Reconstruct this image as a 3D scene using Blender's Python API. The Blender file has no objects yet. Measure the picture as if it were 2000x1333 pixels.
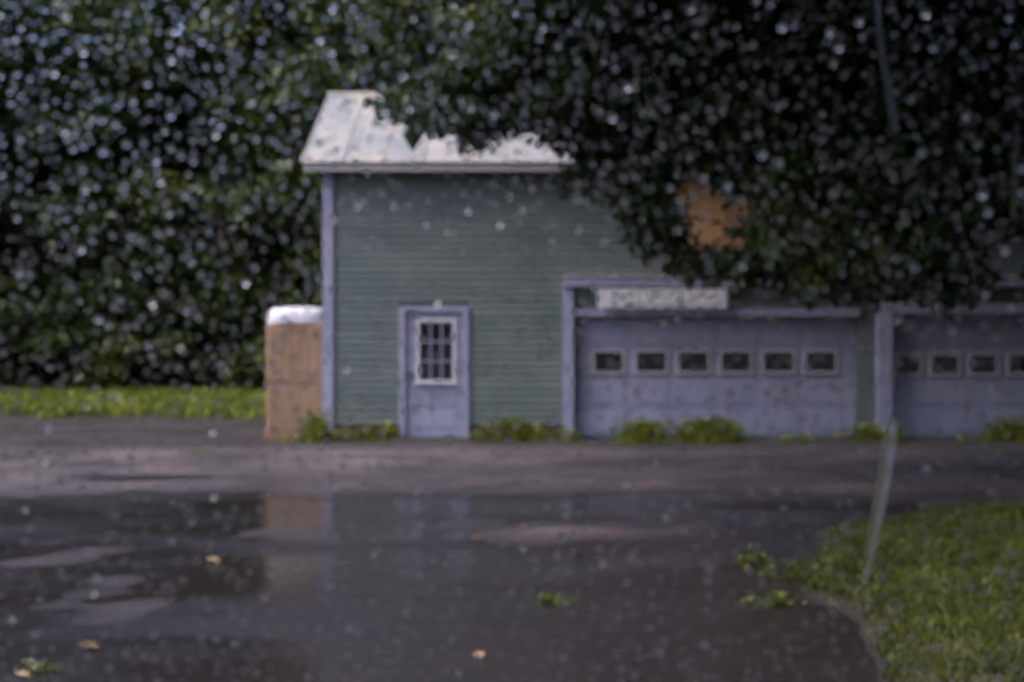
import bpy, math, random
import numpy as np

R = math.radians
random.seed(7)
rng = np.random.default_rng(11)
scene = bpy.context.scene
C = scene.collection

# ------------------------------------------------------------------ camera
EYE = 1.5
cam_d = bpy.data.cameras.new("camera")
cam = bpy.data.objects.new("camera", cam_d)
C.objects.link(cam)
cam.location = (0, 0, EYE)
cam.rotation_euler = (R(90), 0, 0)
cam_d.sensor_width = 36
cam_d.lens = 50
cam_d.clip_start = 0.02
cam_d.clip_end = 3000
cam_d.dof.use_dof = True
cam_d.dof.focus_distance = 1.36
cam_d.dof.aperture_fstop = 7.2
scene.camera = cam

# ------------------------------------------------------------------ world, sun, exposure
SUN_EL, SUN_AZ = 58, 252          # azimuth clockwise from +Y: high on the left
world = bpy.data.worlds.new("World")
scene.world = world
world.use_nodes = True
wn = world.node_tree.nodes
wl = world.node_tree.links
sky = wn.new("ShaderNodeTexSky")
sky.sky_type = 'NISHITA'
sky.sun_disc = False
sky.sun_elevation = R(SUN_EL)
sky.sun_rotation = R(SUN_AZ)
sky.air_density = 1.0
sky.dust_density = 6.0
sky.ozone_density = 3.0
tint = wn.new("ShaderNodeMix")
tint.data_type = 'RGBA'
tint.blend_type = 'MULTIPLY'
tint.inputs[0].default_value = 1.0
tint.inputs[7].default_value = (1.0, .955, 1.09, 1)      # violet-grey rain sky
wl.new(sky.outputs[0], tint.inputs[6])
wl.new(tint.outputs[2], wn["Background"].inputs[0])
wn["Background"].inputs[1].default_value = 0.13

sun_d = bpy.data.lights.new("sun", 'SUN')
sun_d.energy = 0.6
sun_d.angle = R(60)
sun_d.color = (1.0, 0.96, 0.9)
sun = bpy.data.objects.new("sun", sun_d)
C.objects.link(sun)
sun.rotation_euler = (R(-(90 - SUN_EL)), 0, R(-SUN_AZ))

scene.view_settings.view_transform = 'Standard'
scene.view_settings.look = 'None'
scene.view_settings.exposure = 0.95
scene.view_settings.gamma = 1.0
scene.view_settings.use_curve_mapping = False
cy = scene.cycles
cy.use_adaptive_sampling = False
cy.use_denoising = True
cy.max_bounces = 7
cy.diffuse_bounces = 1
cy.glossy_bounces = 2
cy.transmission_bounces = 8
cy.transparent_max_bounces = 16
cy.sample_clamp_indirect = 6.0
cy.caustics_reflective = False
cy.caustics_refractive = False

# ------------------------------------------------------------------ helpers
FPX = 2000 * 50 / 36.0


def at(px, py, d):
    """world point at distance d that the photograph shows at pixel (px, py)"""
    return ((px - 1000) / FPX * d, d, EYE - (py - 667) / FPX * d)


def mesh_np(name, verts, faces, smooth=False):
    """faces: list of int arrays (n, k)"""
    me = bpy.data.meshes.new(name)
    verts = np.asarray(verts, dtype=np.float32)
    faces = [np.asarray(f, dtype=np.int32) for f in (faces if isinstance(faces, list) else [faces])]
    loops = np.concatenate([f.ravel() for f in faces])
    sizes = np.concatenate([np.full(len(f), f.shape[1], dtype=np.int32) for f in faces])
    starts = np.concatenate([[0], np.cumsum(sizes)[:-1]]).astype(np.int32)
    me.vertices.add(len(verts))
    me.vertices.foreach_set("co", verts.ravel())
    me.loops.add(len(loops))
    me.loops.foreach_set("vertex_index", loops)
    me.polygons.add(len(sizes))
    me.polygons.foreach_set("loop_start", starts)
    me.polygons.foreach_set("loop_total", sizes)
    me.polygons.foreach_set("use_smooth", np.full(len(sizes), smooth, dtype=bool))
    me.update(calc_edges=True)
    me.validate()
    return me


def link(name, me, mat=None, parent=None, loc=None):
    o = bpy.data.objects.new(name, me)
    C.objects.link(o)
    if me is not None and mat is not None and len(me.materials) == 0:
        me.materials.append(mat)
    if parent is not None:
        o.parent = parent
    if loc is not None:
        o.location = loc
    return o


def tag(o, label=None, cat=None, group=None, kind=None):
    for k, v in (("label", label), ("category", cat), ("group", group), ("kind", kind)):
        if v:
            o[k] = v
    return o


def empty(name, label, cat, group=None, loc=(0, 0, 0)):
    o = bpy.data.objects.new(name, None)
    C.objects.link(o)
    o.location = loc
    return tag(o, label, cat, group)


BOXF = np.array([[0, 3, 2, 1], [4, 5, 6, 7], [0, 1, 5, 4], [1, 2, 6, 5], [2, 3, 7, 6], [3, 0, 4, 7]])


def box_v(x0, x1, y0, y1, z0, z1):
    return np.array([[x0, y0, z0], [x1, y0, z0], [x1, y1, z0], [x0, y1, z0],
                     [x0, y0, z1], [x1, y0, z1], [x1, y1, z1], [x0, y1, z1]], dtype=float)


def boxes(name, lst, mat, parent=None, bevel=0.0):
    v = np.concatenate([box_v(*b) for b in lst])
    f = np.concatenate([BOXF + 8 * i for i in range(len(lst))])
    o = link(name, mesh_np(name, v, f), mat, parent)
    if bevel:
        m = o.modifiers.new("bevel", 'BEVEL')
        m.width = bevel
        m.segments = 2
    return o


def tube(points, radii, seg=8):
    pts = np.array(points, dtype=float)
    n = len(pts)
    V = []
    for i in range(n):
        t = pts[min(i + 1, n - 1)] - pts[max(i - 1, 0)]
        t /= np.linalg.norm(t) + 1e-9
        a = np.array([1.0, 0, 0]) if abs(t[0]) < .8 else np.array([0, 1.0, 0])
        u = np.cross(t, a); u /= np.linalg.norm(u)
        w = np.cross(t, u)
        for k in range(seg):
            q = 2 * math.pi * k / seg
            V.append(pts[i] + radii[i] * (math.cos(q) * u + math.sin(q) * w))
    F = []
    for i in range(n - 1):
        for k in range(seg):
            F.append([i * seg + k, i * seg + (k + 1) % seg, (i + 1) * seg + (k + 1) % seg, (i + 1) * seg + k])
    return np.array(V), np.array(F)


class MB:
    def __init__(self):
        self.v, self.f, self.n = [], {}, 0

    def add(self, v, f):
        f = np.asarray(f)
        self.v.append(np.asarray(v, dtype=float))
        self.f.setdefault(f.shape[1], []).append(f + self.n)
        self.n += len(v)

    def build(self, name, mat, parent=None, smooth=False):
        me = mesh_np(name, np.concatenate(self.v), [np.concatenate(x) for x in self.f.values()], smooth)
        return link(name, me, mat, parent)


# ------------------------------------------------------------------ materials
def mat(name):
    m = bpy.data.materials.new(name)
    m.use_nodes = True
    nt = m.node_tree
    return m, nt.nodes, nt.links, nt.nodes["Principled BSDF"]


def nmat(name, c1, c2, scale=6.0, rough=0.6, detail=5.0, stretch=(1, 1, 1), spec=0.5, bump=0.0, metallic=0.0, bscale=None, island=0.0):
    """two colours mixed by noise; optional per-piece value shift"""
    m, n, l, b = mat(name)
    tc = n.new("ShaderNodeTexCoord")
    mp = n.new("ShaderNodeMapping")
    mp.inputs["Scale"].default_value = stretch
    l.new(tc.outputs["Object"], mp.inputs[0])
    nz = n.new("ShaderNodeTexNoise")
    nz.inputs["Scale"].default_value = scale
    nz.inputs["Detail"].default_value = detail
    l.new(mp.outputs[0], nz.inputs["Vector"])
    rp = n.new("ShaderNodeMapRange")
    rp.inputs[1].default_value = .32
    rp.inputs[2].default_value = .68
    l.new(nz.outputs[0], rp.inputs[0])
    mx = n.new("ShaderNodeMix")
    mx.data_type = 'RGBA'
    mx.inputs[6].default_value = (*c1, 1)
    mx.inputs[7].default_value = (*c2, 1)
    l.new(rp.outputs[0], mx.inputs[0])
    col = mx.outputs[2]
    if island:
        oi = n.new("ShaderNodeObjectInfo")
        hv = n.new("ShaderNodeHueSaturation")
        mr = n.new("ShaderNodeMapRange")
        mr.inputs[3].default_value = 1 - island
        mr.inputs[4].default_value = 1 + island
        l.new(oi.outputs["Random"], mr.inputs[0])
        l.new(mr.outputs[0], hv.inputs["Value"])
        l.new(col, hv.inputs["Color"])
        col = hv.outputs[0]
    l.new(col, b.inputs["Base Color"])
    b.inputs["Roughness"].default_value = rough
    b.inputs["Metallic"].default_value = metallic
    b.inputs["Specular IOR Level"].default_value = spec
    if bump:
        n2 = n.new("ShaderNodeTexNoise")
        n2.inputs["Scale"].default_value = bscale or scale * 6
        n2.inputs["Detail"].default_value = 4
        l.new(tc.outputs["Object"], n2.inputs["Vector"])
        bp = n.new("ShaderNodeBump")
        bp.inputs["Strength"].default_value = bump
        bp.inputs["Distance"].default_value = .02
        l.new(n2.outputs[0], bp.inputs["Height"])
        l.new(bp.outputs[0], b.inputs["Normal"])
    return m


def leaf_mat(name, c1, c2, c3, scale=.35, rough=.38, spec=.5):
    m, n, l, b = mat(name)
    tc = n.new("ShaderNodeTexCoord")
    nz = n.new("ShaderNodeTexNoise")
    nz.inputs["Scale"].default_value = scale
    nz.inputs["Detail"].default_value = 2
    l.new(tc.outputs["Object"], nz.inputs["Vector"])
    ge = n.new("ShaderNodeNewGeometry")
    ad = n.new("ShaderNodeMath")
    ad.operation = 'MULTIPLY_ADD'
    l.new(ge.outputs["Random Per Island"], ad.inputs[0])
    ad.inputs[1].default_value = .3
    l.new(nz.outputs[0], ad.inputs[2])
    rp = n.new("ShaderNodeValToRGB")
    rp.color_ramp.elements[0].position = .45
    rp.color_ramp.elements[0].color = (*c1, 1)
    rp.color_ramp.elements[1].position = .95
    rp.color_ramp.elements[1].color = (*c3, 1)
    e = rp.color_ramp.elements.new(.7)
    e.color = (*c2, 1)
    l.new(ad.outputs[0], rp.inputs[0])
    l.new(rp.outputs[0], b.inputs["Base Color"])
    b.inputs["Roughness"].default_value = rough
    b.inputs["Specular IOR Level"].default_value = spec
    tr = n.new("ShaderNodeBsdfTranslucent")
    l.new(rp.outputs[0], tr.inputs[0])
    ms = n.new("ShaderNodeMixShader")
    ms.inputs[0].default_value = .22
    l.new(b.outputs[0], ms.inputs[1])
    l.new(tr.outputs[0], ms.inputs[2])
    l.new(ms.outputs[0], n["Material Output"].inputs[0])
    return m


M_BOARD = nmat("green_siding", (.12, .172, .162), (.195, .235, .21), scale=1.1, rough=.65, stretch=(1, 1, 2.2), bump=.3, bscale=30, island=.07)
M_TRIM = nmat("lilac_grey_trim", (.33, .35, .50), (.42, .44, .58), scale=3, rough=.55, bump=.2)
M_RIM = nmat("pale_window_rim", (.46, .44, .50), (.58, .55, .58), scale=6, rough=.5)
M_DOORP = nmat("lilac_door_paint", (.31, .33, .47), (.39, .41, .54), scale=2.2, rough=.5, bump=.15, island=.05)
M_LEDGE = nmat("skylit_ledge", (.45, .40, .42), (.62, .54, .52), scale=4, rough=.5)  # sky light on the ledge top put into a pale pinkish colour
M_ROOF = nmat("galvanised_roof", (.30, .32, .31), (.52, .47, .38), scale=2.2, rough=.42, metallic=.15, stretch=(1, .4, .4), bump=.1, island=.06)
M_FASCIA = nmat("pale_fascia", (.50, .47, .45), (.60, .57, .54), scale=4, rough=.55)
M_FOUND = nmat("damp_foundation", (.05, .042, .034), (.09, .075, .06), scale=5, rough=.8, bump=.4)
M_PLANK = nmat("orange_plywood", (.52, .28, .11), (.66, .40, .18), scale=3, rough=.6, stretch=(6, 6, .6), bump=.2, island=.15)
M_TAN = nmat("tan_panel", (.38, .24, .14), (.47, .31, .19), scale=2.2, rough=.55, stretch=(1, 1, .5), bump=.15)
M_TAN2 = nmat("tan_rib", (.33, .20, .115), (.40, .26, .15), scale=3, rough=.55)
M_WHITE = nmat("white_plastic", (.70, .70, .75), (.84, .84, .87), scale=5, rough=.4)
M_SILVER = nmat("worn_metal", (.2, .18, .17), (.32, .3, .28), scale=20, rough=.35, metallic=.9)
M_BARK = nmat("bark", (.035, .028, .022), (.075, .06, .045), scale=8, rough=.85, stretch=(3, 3, .6), bump=.8)
M_LEAF = leaf_mat("leaf_dark", (.026, .050, .016), (.060, .10, .022), (.14, .16, .02))
M_LEAFN = leaf_mat("leaf_overhang", (.020, .042, .016), (.042, .080, .022), (.10, .14, .02), scale=.5)
M_SHRUB = leaf_mat("leaf_shrub", (.018, .04, .012), (.04, .075, .016), (.09, .13, .02), scale=.6)
M_GRASS = leaf_mat("grass_blade", (.11, .15, .014), (.19, .24, .018), (.28, .30, .03), scale=.9, rough=.5)
M_MOSS = leaf_mat("bank_grass", (.032, .046, .003), (.064, .086, .004), (.125, .14, .008), scale=2.2, rough=.5)
M_TUFT = leaf_mat("tuft_leaf", (.07, .09, .010), (.11, .14, .012), (.17, .185, .018), scale=2.5, rough=.5)
M_WEED = leaf_mat("weed_leaf", (.12, .155, .014), (.21, .25, .018), (.30, .30, .03), scale=2.5, rough=.45)

# window glass: the dark room behind it is put into its colour
M_GLASS, n_, l_, b_ = mat("dark_room_glass")
b_.inputs["Base Color"].default_value = (.012, .013, .016, 1)
b_.inputs["Roughness"].default_value = .06
b_.inputs["IOR"].default_value = 1.5

# clear pane: one looks straight through it
M_CLEAR = bpy.data.materials.new("clear_pane")
M_CLEAR.use_nodes = True
nt = M_CLEAR.node_tree
nt.nodes.remove(nt.nodes["Principled BSDF"])
tb = nt.nodes.new("ShaderNodeBsdfTransparent")
nt.links.new(tb.outputs[0], nt.nodes["Material Output"].inputs[0])

# rain water on the pane
M_DROP = bpy.data.materials.new("rain_water")
M_DROP.use_nodes = True
nt = M_DROP.node_tree
nt.nodes.remove(nt.nodes["Principled BSDF"])
gb = nt.nodes.new("ShaderNodeBsdfGlass")
gb.inputs["IOR"].default_value = 1.333
gb.inputs["Roughness"].default_value = 0.0
nt.links.new(gb.outputs[0], nt.nodes["Material Output"].inputs[0])

# puddle water: muddy, mirror-like, very slightly ruffled by rain
M_WATER, n_, l_, b_ = mat("puddle_water")
tc_ = n_.new("ShaderNodeTexCoord")
nz_ = n_.new("ShaderNodeTexNoise")
nz_.inputs["Scale"].default_value = 3.0
nz_.inputs["Detail"].default_value = 3
l_.new(tc_.outputs["Object"], nz_.inputs["Vector"])
cr_ = n_.new("ShaderNodeValToRGB")
cr_.color_ramp.elements[0].color = (.014, .012, .012, 1)
cr_.color_ramp.elements[1].color = (.030, .025, .024, 1)
l_.new(nz_.outputs[0], cr_.inputs[0])
l_.new(cr_.outputs[0], b_.inputs["Base Color"])
mr_ = n_.new("ShaderNodeMapRange")
mr_.inputs[1].default_value, mr_.inputs[2].default_value = .42, .66
mr_.inputs[3].default_value, mr_.inputs[4].default_value = .16, .42
nr_ = n_.new("ShaderNodeTexNoise")
nr_.inputs["Scale"].default_value = .8
nr_.inputs["Detail"].default_value = 4
nm_ = n_.new("ShaderNodeMapping"); nm_.inputs["Scale"].default_value = (.45, 1.1, 1)
l_.new(tc_.outputs["Object"], nm_.inputs[0]); l_.new(nm_.outputs[0], nr_.inputs["Vector"])
l_.new(nr_.outputs[0], mr_.inputs[0])
l_.new(mr_.outputs[0], b_.inputs["Roughness"])
b_.inputs["IOR"].default_value = 1.34
nb_ = n_.new("ShaderNodeTexNoise")
nb_.inputs["Scale"].default_value = 9
nb_.inputs["Detail"].default_value = 2
l_.new(tc_.outputs["Object"], nb_.inputs["Vector"])
bp_ = n_.new("ShaderNodeBump")
bp_.inputs["Strength"].default_value = .22
bp_.inputs["Distance"].default_value = .01
l_.new(nb_.outputs[0], bp_.inputs["Height"])
l_.new(bp_.outputs[0], b_.inputs["Normal"])

# ground: wet earth, damp gravel track, soil under the grass
M_GROUND, n_, l_, b_ = mat("wet_ground")
tc_ = n_.new("ShaderNodeTexCoord")
na = n_.new("ShaderNodeTexNoise"); na.inputs["Scale"].default_value = .7; na.inputs["Detail"].default_value = 6
nb2 = n_.new("ShaderNodeTexNoise"); nb2.inputs["Scale"].default_value = 14; nb2.inputs["Detail"].default_value = 5
for q in (na, nb2):
    l_.new(tc_.outputs["Object"], q.inputs["Vector"])
ra = n_.new("ShaderNodeValToRGB")
ra.color_ramp.elements[0].position, ra.color_ramp.elements[1].position = .35, .68
ra.color_ramp.elements[0].color = (.066, .053, .052, 1)
ra.color_ramp.elements[1].color = (.165, .131, .122, 1)
l_.new(na.outputs[0], ra.inputs[0])
hv = n_.new("ShaderNodeHueSaturation")
mr2 = n_.new("ShaderNodeMapRange"); mr2.inputs[1].default_value, mr2.inputs[2].default_value = .3, .7
mr2.inputs[3].default_value, mr2.inputs[4].default_value = .65, 1.35
l_.new(nb2.outputs[0], mr2.inputs[0])
l_.new(mr2.outputs[0], hv.inputs["Value"])
l_.new(ra.outputs[0], hv.inputs["Color"])
# darker soil beyond the track
sy_ = n_.new("ShaderNodeSeparateXYZ"); l_.new(tc_.outputs["Object"], sy_.inputs[0])
ma_ = n_.new("ShaderNodeMath"); ma_.operation = 'MULTIPLY_ADD'; ma_.inputs[1].default_value = 3.0
l_.new(na.outputs[0], ma_.inputs[0]); l_.new(sy_.outputs["Y"], ma_.inputs[2])
fy_ = n_.new("ShaderNodeMapRange"); fy_.inputs[1].default_value, fy_.inputs[2].default_value = 20.6, 22.2
l_.new(ma_.outputs[0], fy_.inputs[0])
mxs = n_.new("ShaderNodeMix"); mxs.data_type = 'RGBA'; mxs.inputs[7].default_value = (.042, .033, .026, 1)
l_.new(fy_.outputs[0], mxs.inputs[0]); l_.new(hv.outputs[0], mxs.inputs[6])
# rusty leaf mould patch near the bank
sp = n_.new("ShaderNodeVectorMath"); sp.operation = 'DISTANCE'
l_.new(tc_.outputs["Object"], sp.inputs[0]); sp.inputs[1].default_value = (1.0, 6.3, -.02)
sm = n_.new("ShaderNodeMapRange"); sm.inputs[1].default_value, sm.inputs[2].default_value = .55, .1
sm.inputs[3].default_value, sm.inputs[4].default_value = 0, .8
l_.new(sp.outputs["Value"], sm.inputs[0])
mxr = n_.new("ShaderNodeMix"); mxr.data_type = 'RGBA'
mxr.inputs[7].default_value = (.17, .075, .03, 1)
l_.new(sm.outputs[0], mxr.inputs[0]); l_.new(mxs.outputs[2], mxr.inputs[6])
gz = n_.new("ShaderNodeSeparateXYZ"); l_.new(tc_.outputs["Object"], gz.inputs[0])
mo = n_.new("ShaderNodeMapRange"); mo.inputs[1].default_value, mo.inputs[2].default_value = .035, .085
l_.new(gz.outputs["Z"], mo.inputs[0])
mxm = n_.new("ShaderNodeMix"); mxm.data_type = 'RGBA'; mxm.inputs[7].default_value = (.036, .044, .006, 1)
l_.new(mo.outputs[0], mxm.inputs[0]); l_.new(mxr.outputs[2], mxm.inputs[6])
sz = n_.new("ShaderNodeSeparateXYZ"); l_.new(tc_.outputs["Object"], sz.inputs[0])
wet = n_.new("ShaderNodeMapRange"); wet.inputs[1].default_value, wet.inputs[2].default_value = -.035, .02
l_.new(sz.outputs["Z"], wet.inputs[0])
mxw = n_.new("ShaderNodeMix"); mxw.data_type = 'RGBA'
mxw.inputs[6].default_value = (.036, .030, .030, 1)
l_.new(wet.outputs[0], mxw.inputs[0]); l_.new(mxm.outputs[2], mxw.inputs[7])
l_.new(mxw.outputs[2], b_.inputs["Base Color"])
rr = n_.new("ShaderNodeMapRange"); rr.inputs[1].default_value, rr.inputs[2].default_value = .35, .65
rr.inputs[3].default_value, rr.inputs[4].default_value = .42, .68
l_.new(na.outputs[0], rr.inputs[0]); wr = n_.new("ShaderNodeMapRange"); wr.inputs[1].default_value, wr.inputs[2].default_value = -.04, .0
wr.inputs[3].default_value, wr.inputs[4].default_value = .42, 1.0
l_.new(sz.outputs["Z"], wr.inputs[0])
rm = n_.new("ShaderNodeMath"); rm.operation = 'MULTIPLY'
l_.new(rr.outputs[0], rm.inputs[0]); l_.new(wr.outputs[0], rm.inputs[1])
l_.new(rm.outputs[0], b_.inputs["Roughness"])
bp_ = n_.new("ShaderNodeBump"); bp_.inputs["Strength"].default_value = .5; bp_.inputs["Distance"].default_value = .015
l_.new(nb2.outputs[0], bp_.inputs["Height"]); l_.new(bp_.outputs[0], b_.inputs["Normal"])

# sign face: white with a faint worn grey-green band of unreadable print
M_SIGN, n_, l_, b_ = mat("sign_face")
tc_ = n_.new("ShaderNodeTexCoord")
mp_ = n_.new("ShaderNodeMapping"); mp_.inputs["Scale"].default_value = (9, 1, 14)
l_.new(tc_.outputs["Object"], mp_.inputs[0])
nz_ = n_.new("ShaderNodeTexNoise"); nz_.inputs["Scale"].default_value = 1.0; nz_.inputs["Detail"].default_value = 3
l_.new(mp_.outputs[0], nz_.inputs["Vector"])
cr_ = n_.new("ShaderNodeValToRGB")
cr_.color_ramp.elements[0].position, cr_.color_ramp.elements[1].position = .42, .55
cr_.color_ramp.elements[0].color = (.36, .42, .41, 1)
cr_.color_ramp.elements[1].color = (.86, .86, .88, 1)
l_.new(nz_.outputs[0], cr_.inputs[0]); l_.new(cr_.outputs[0], b_.inputs["Base Color"])
b_.inputs["Roughness"].default_value = .45

# ------------------------------------------------------------------ ground and water
def sines(seed, n, fmin, fmax):
    r = np.random.default_rng(seed)
    f = np.exp(r.uniform(math.log(fmin), math.log(fmax), n)); a = r.uniform(0, 2 * math.pi, n); p = r.uniform(0, 6.28, n)
    return lambda x, y: sum(np.sin(f[i] * (x * np.cos(a[i]) + y * np.sin(a[i])) + p[i]) * (fmin / f[i]) ** .45 for i in range(n)) / n ** .5


nz_big, nz_small, nz_edge = sines(3, 9, .7, 3.0), sines(5, 12, 3, 14), sines(9, 6, .4, 1.4)
sstep = lambda a, b, x: (lambda t: t * t * (3 - 2 * t))(np.clip((x - a) / (b - a), 0, 1))


def bank_mask(x, y):
    edge = np.interp(y, [3, 6.3, 7.8, 9.6, 11.2, 12.4], [1.6, 1.65, 1.8, 1.85, 2.3, 3.1])
    return sstep(-.15, .75, x - edge + .28 * nz_edge(x * 2, y * 2.5)) * sstep(13.0, 11.6, y + .12 * nz_edge(x * 1.3, y))


def ground_h(x, y):
    h = .010 * nz_small(x, y) + .012 * nz_big(x * .6, y)
    edge = 14.3 + .35 * nz_edge(x, y) + np.clip(x - 1, 0, 6) * -.12
    pud = sstep(edge + .7, edge - 1.0, y) * sstep(-14, -11, x) * sstep(2.5, 4.2, y)
    mud = .015 * nz_big(x * .55, y * 1.35 + 4)
    mud += .044 * np.exp(-((x + 3.4) / 1.9) ** 2 - ((y - 8.3) / .75) ** 2) * (1 + .5 * nz_big(x * 1.2, y * 2))       # mud bar, left
    mud += .018 * np.exp(-((x - .3) / 1.1) ** 2 - ((y - 11.3) / .3) ** 2)
    h = h - pud * .052 + pud * mud
    h -= .055 * np.exp(-((x + 3.9 + .4 * nz_edge(x, y)) / 1.1) ** 2 - ((y - 15.9) / .38) ** 2)      # narrow puddle on the track
    h += .13 * bank_mask(x, y)
    h += .05 * sstep(24, 30, y) * sstep(-2.5, -4, x)
    return h


def axis(lo, hi, step, far):
    inner = np.arange(lo, hi + step / 2, step)
    g = step * 1.35 ** np.arange(1, 60)
    out = np.cumsum(g)
    out = out[out < far]
    return np.concatenate([(lo - out)[::-1], inner, hi + out])


gx, gy = axis(-9, 9, .09, 700), axis(3, 24, .08, 700)
X, Y = np.meshgrid(gx, gy)
near = (np.abs(X) < 40) & (Y > -30) & (Y < 60)
Z = np.where(near, ground_h(np.clip(X, -40, 40), np.clip(Y, -30, 60)), 0)
nx, ny = len(gx), len(gy)
idx = np.arange(nx * ny).reshape(ny, nx)
F = np.stack([idx[:-1, :-1].ravel(), idx[:-1, 1:].ravel(), idx[1:, 1:].ravel(), idx[1:, :-1].ravel()], 1)
tag(link("ground", mesh_np("ground", np.stack([X.ravel(), Y.ravel(), Z.ravel()], 1), F, True), M_GROUND),
    "wet brown earth yard running back to the wood", "ground", kind="structure")
WATER = -.030
pw = [(-13, 3), (3.2, 3), (3.2, 8), (4.2, 12), (6, 17.2), (-13, 17.2)]
tag(link("puddle", mesh_np("puddle", [(x, y, WATER) for x, y in pw], np.array([list(range(6))])), M_WATER),
    "broad dark puddle mirroring the building in the yard", "puddle", kind="structure")

# ------------------------------------------------------------------ the green building
D = 22.0
PX = FPX / D
bx = lambda px: (px - 1000) / PX
bz = lambda py: EYE - (py - 667) / PX
B = empty("garage_building", "long green clapboard building with pale metal roof and lilac garage doors", "building", loc=(0, D, 0))
XL, XR, DEPTH, ZE = bx(633), 11.6, 6.0, bz(334)
RIDGE_Y, RIDGE_Z = 3.0, 5.83
# openings in the front wall: (x0, x1, z0, z1)
man = (bx(780), bx(916), -.02, bz(601))
g1 = (bx(1121), bx(1674), -.02, bz(607))
g2 = (bx(1742), bx(1742) + 4.35, -.02, bz(607))
hatch = (bx(1316), bx(1462), bz(490), bz(336))
opens = [man, g1, g2, hatch]

wall = boxes("wall", [(XL, XR, .03, .13, 2.56, ZE), (XL, man[0], .03, .13, .06, 2.56), (man[1], g1[0], .03, .13, .06, 2.56),
                      (man[0], man[1], .03, .13, man[3], 2.56), (g1[0], g1[1], .03, .13, g1[3], 2.56), (g1[1], g2[0], .03, .13, .06, 2.56),
                      (g2[0], g2[1], .03, .13, g2[3], 2.56), (g2[1], XR, .03, .13, .06, 2.56)], M_BOARD, B)
# clapboards one by one, cut at the openings and at random butt joints
z = .22
row = 0
EXPO = .112
while z < ZE - .01:
    z1 = min(z + EXPO, ZE)
    cuts = sorted([(o[0], o[1]) for o in opens if z < o[3] - .004 and z1 > o[2] + .004])
    spans, x = [], XL + .145
    for a, b in cuts:
        if a - x > .02:
            spans.append((x, a))
        x = max(x, b)
    if XR - x > .02:
        spans.append((x, XR))
    for a, b in spans:
        while a < b - .01:
            ln = random.uniform(2.6, 4.6)
            e = b if b - a < ln + .8 else a + ln
            ya, yb = .004 - random.uniform(0, .003), .018     # lower edge proud, upper edge tucked under
            v = np.array([[a + .0015, ya, z], [e - .0015, ya, z], [e - .0015, .028, z], [a + .0015, .028, z],
                          [a + .0015, yb, z1], [e - .0015, yb, z1], [e - .0015, .028, z1], [a + .0015, .028, z1]])
            link("clapboard", mesh_np("clapboard", v, BOXF), M_BOARD, wall)
            a = e
    z += EXPO
    row += 1

mb = MB()
prof = [(0.13, .06), (DEPTH, .06), (DEPTH, ZE), (RIDGE_Y, RIDGE_Z - .1), (.13, ZE)]
for xs in (XL, XR):
    a = np.array([[xs, p[0], p[1]] for p in prof]); b2 = a + np.array([.1 if xs == XL else -.1, 0, 0])
    mb.add(np.concatenate([a, b2]), [[0, 1, 2, 3, 4]]); mb.add(b2, [[4, 3, 2, 1, 0]])
mb.build("side_wall", M_BOARD, B)
boxes("rear_wall", [(XL + .1, XR - .1, DEPTH - .1, DEPTH - .003, .06, ZE)], M_BOARD, B)
boxes("foundation", [(XL + .01, man[0], .012, .3, -.3, .22), (man[1], g1[0] - .2, .012, .3, -.3, .22), (g1[1], g2[0] - .2, .012, .3, -.3, .10), (XL + .02, XR, .3, DEPTH, -.3, .055)], M_FOUND, B)
boxes("corner_board", [(XL - .02, XL + .145, -.035, .10, .1, ZE)], M_TRIM, B, .004)

# roof: standing-seam sheets
roof = boxes("roof", [(XL - .28, XR + .3, -.30, -.27, ZE - .045, ZE + .1)], M_FASCIA, B)
boxes("soffit", [(XL - .27, XR + .29, -.268, .03, ZE + .004, ZE + .02)], M_FASCIA, roof)
ex, ey, ez = 0, -.34, ZE + .09
sl = math.hypot(RIDGE_Y - ey, RIDGE_Z - ez)
PW = .62
xr = XL - .32
mb = MB()
while xr < XR + .3:
    w = min(PW, XR + .32 - xr)
    v, f = [], []
    for side in (0, 1):
        y0, z0, y1, z1 = (ey, ez, RIDGE_Y, RIDGE_Z) if side == 0 else (2 * RIDGE_Y - ey, ez, RIDGE_Y, RIDGE_Z)
        n = np.array([0, -(z1 - z0), (y1 - y0)]); n = n / np.linalg.norm(n) * (1 if side == 0 else -1)
        for (u0, u1, h0, h1) in ((xr, xr + w - .004, -.012, 0), (xr, xr + .03, 0, .018), (xr + w * .5, xr + w * .5 + .03, 0, .006)):
            q = []
            for h in (h0, h1):
                for (u, (yy, zz)) in ((u0, (y0, z0)), (u1, (y0, z0)), (u1, (y1, z1)), (u0, (y1, z1))):
                    q.append(np.array([u, yy, zz]) + n * h)
            f.append(BOXF + len(v)); v += q
    link("roof_panel", mesh_np("roof_panel", np.array(v), np.concatenate(f)), M_ROOF, roof)
    xr += PW
v, f = tube([(XL - .33, RIDGE_Y, RIDGE_Z - .01), (XR + .33, RIDGE_Y, RIDGE_Z - .01)], [.06, .06], 10)
link("ridge_cap", mesh_np("ridge_cap", v, f, True), M_ROOF, roof)

# ledge above the garage doors, posts and lintels
boxes("ledge", [(bx(1101), XR, -.16, .0, bz(561), bz(543))], M_TRIM, B, .004)
boxes("ledge_flashing", [(bx(1099), XR, -.18, .0, bz(542.5), bz(538))], M_LEDGE, B)
boxes("post", [(bx(1100), bx(1120), -.10, .02, -.02, bz(561.5))], M_TRIM, B, .004)
boxes("post", [(bx(1711), bx(1740), -.10, .02, -.02, bz(561.5))], M_TRIM, B, .004)
boxes("lintel", [(g1[0], g1[1] + .03, -.06, .12, bz(619), bz(604))], M_TRIM, B, .004)
boxes("lintel", [(bx(1741), XR - .6, -.09, .12, bz(614), bz(592))], M_TRIM, B, .004)


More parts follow.
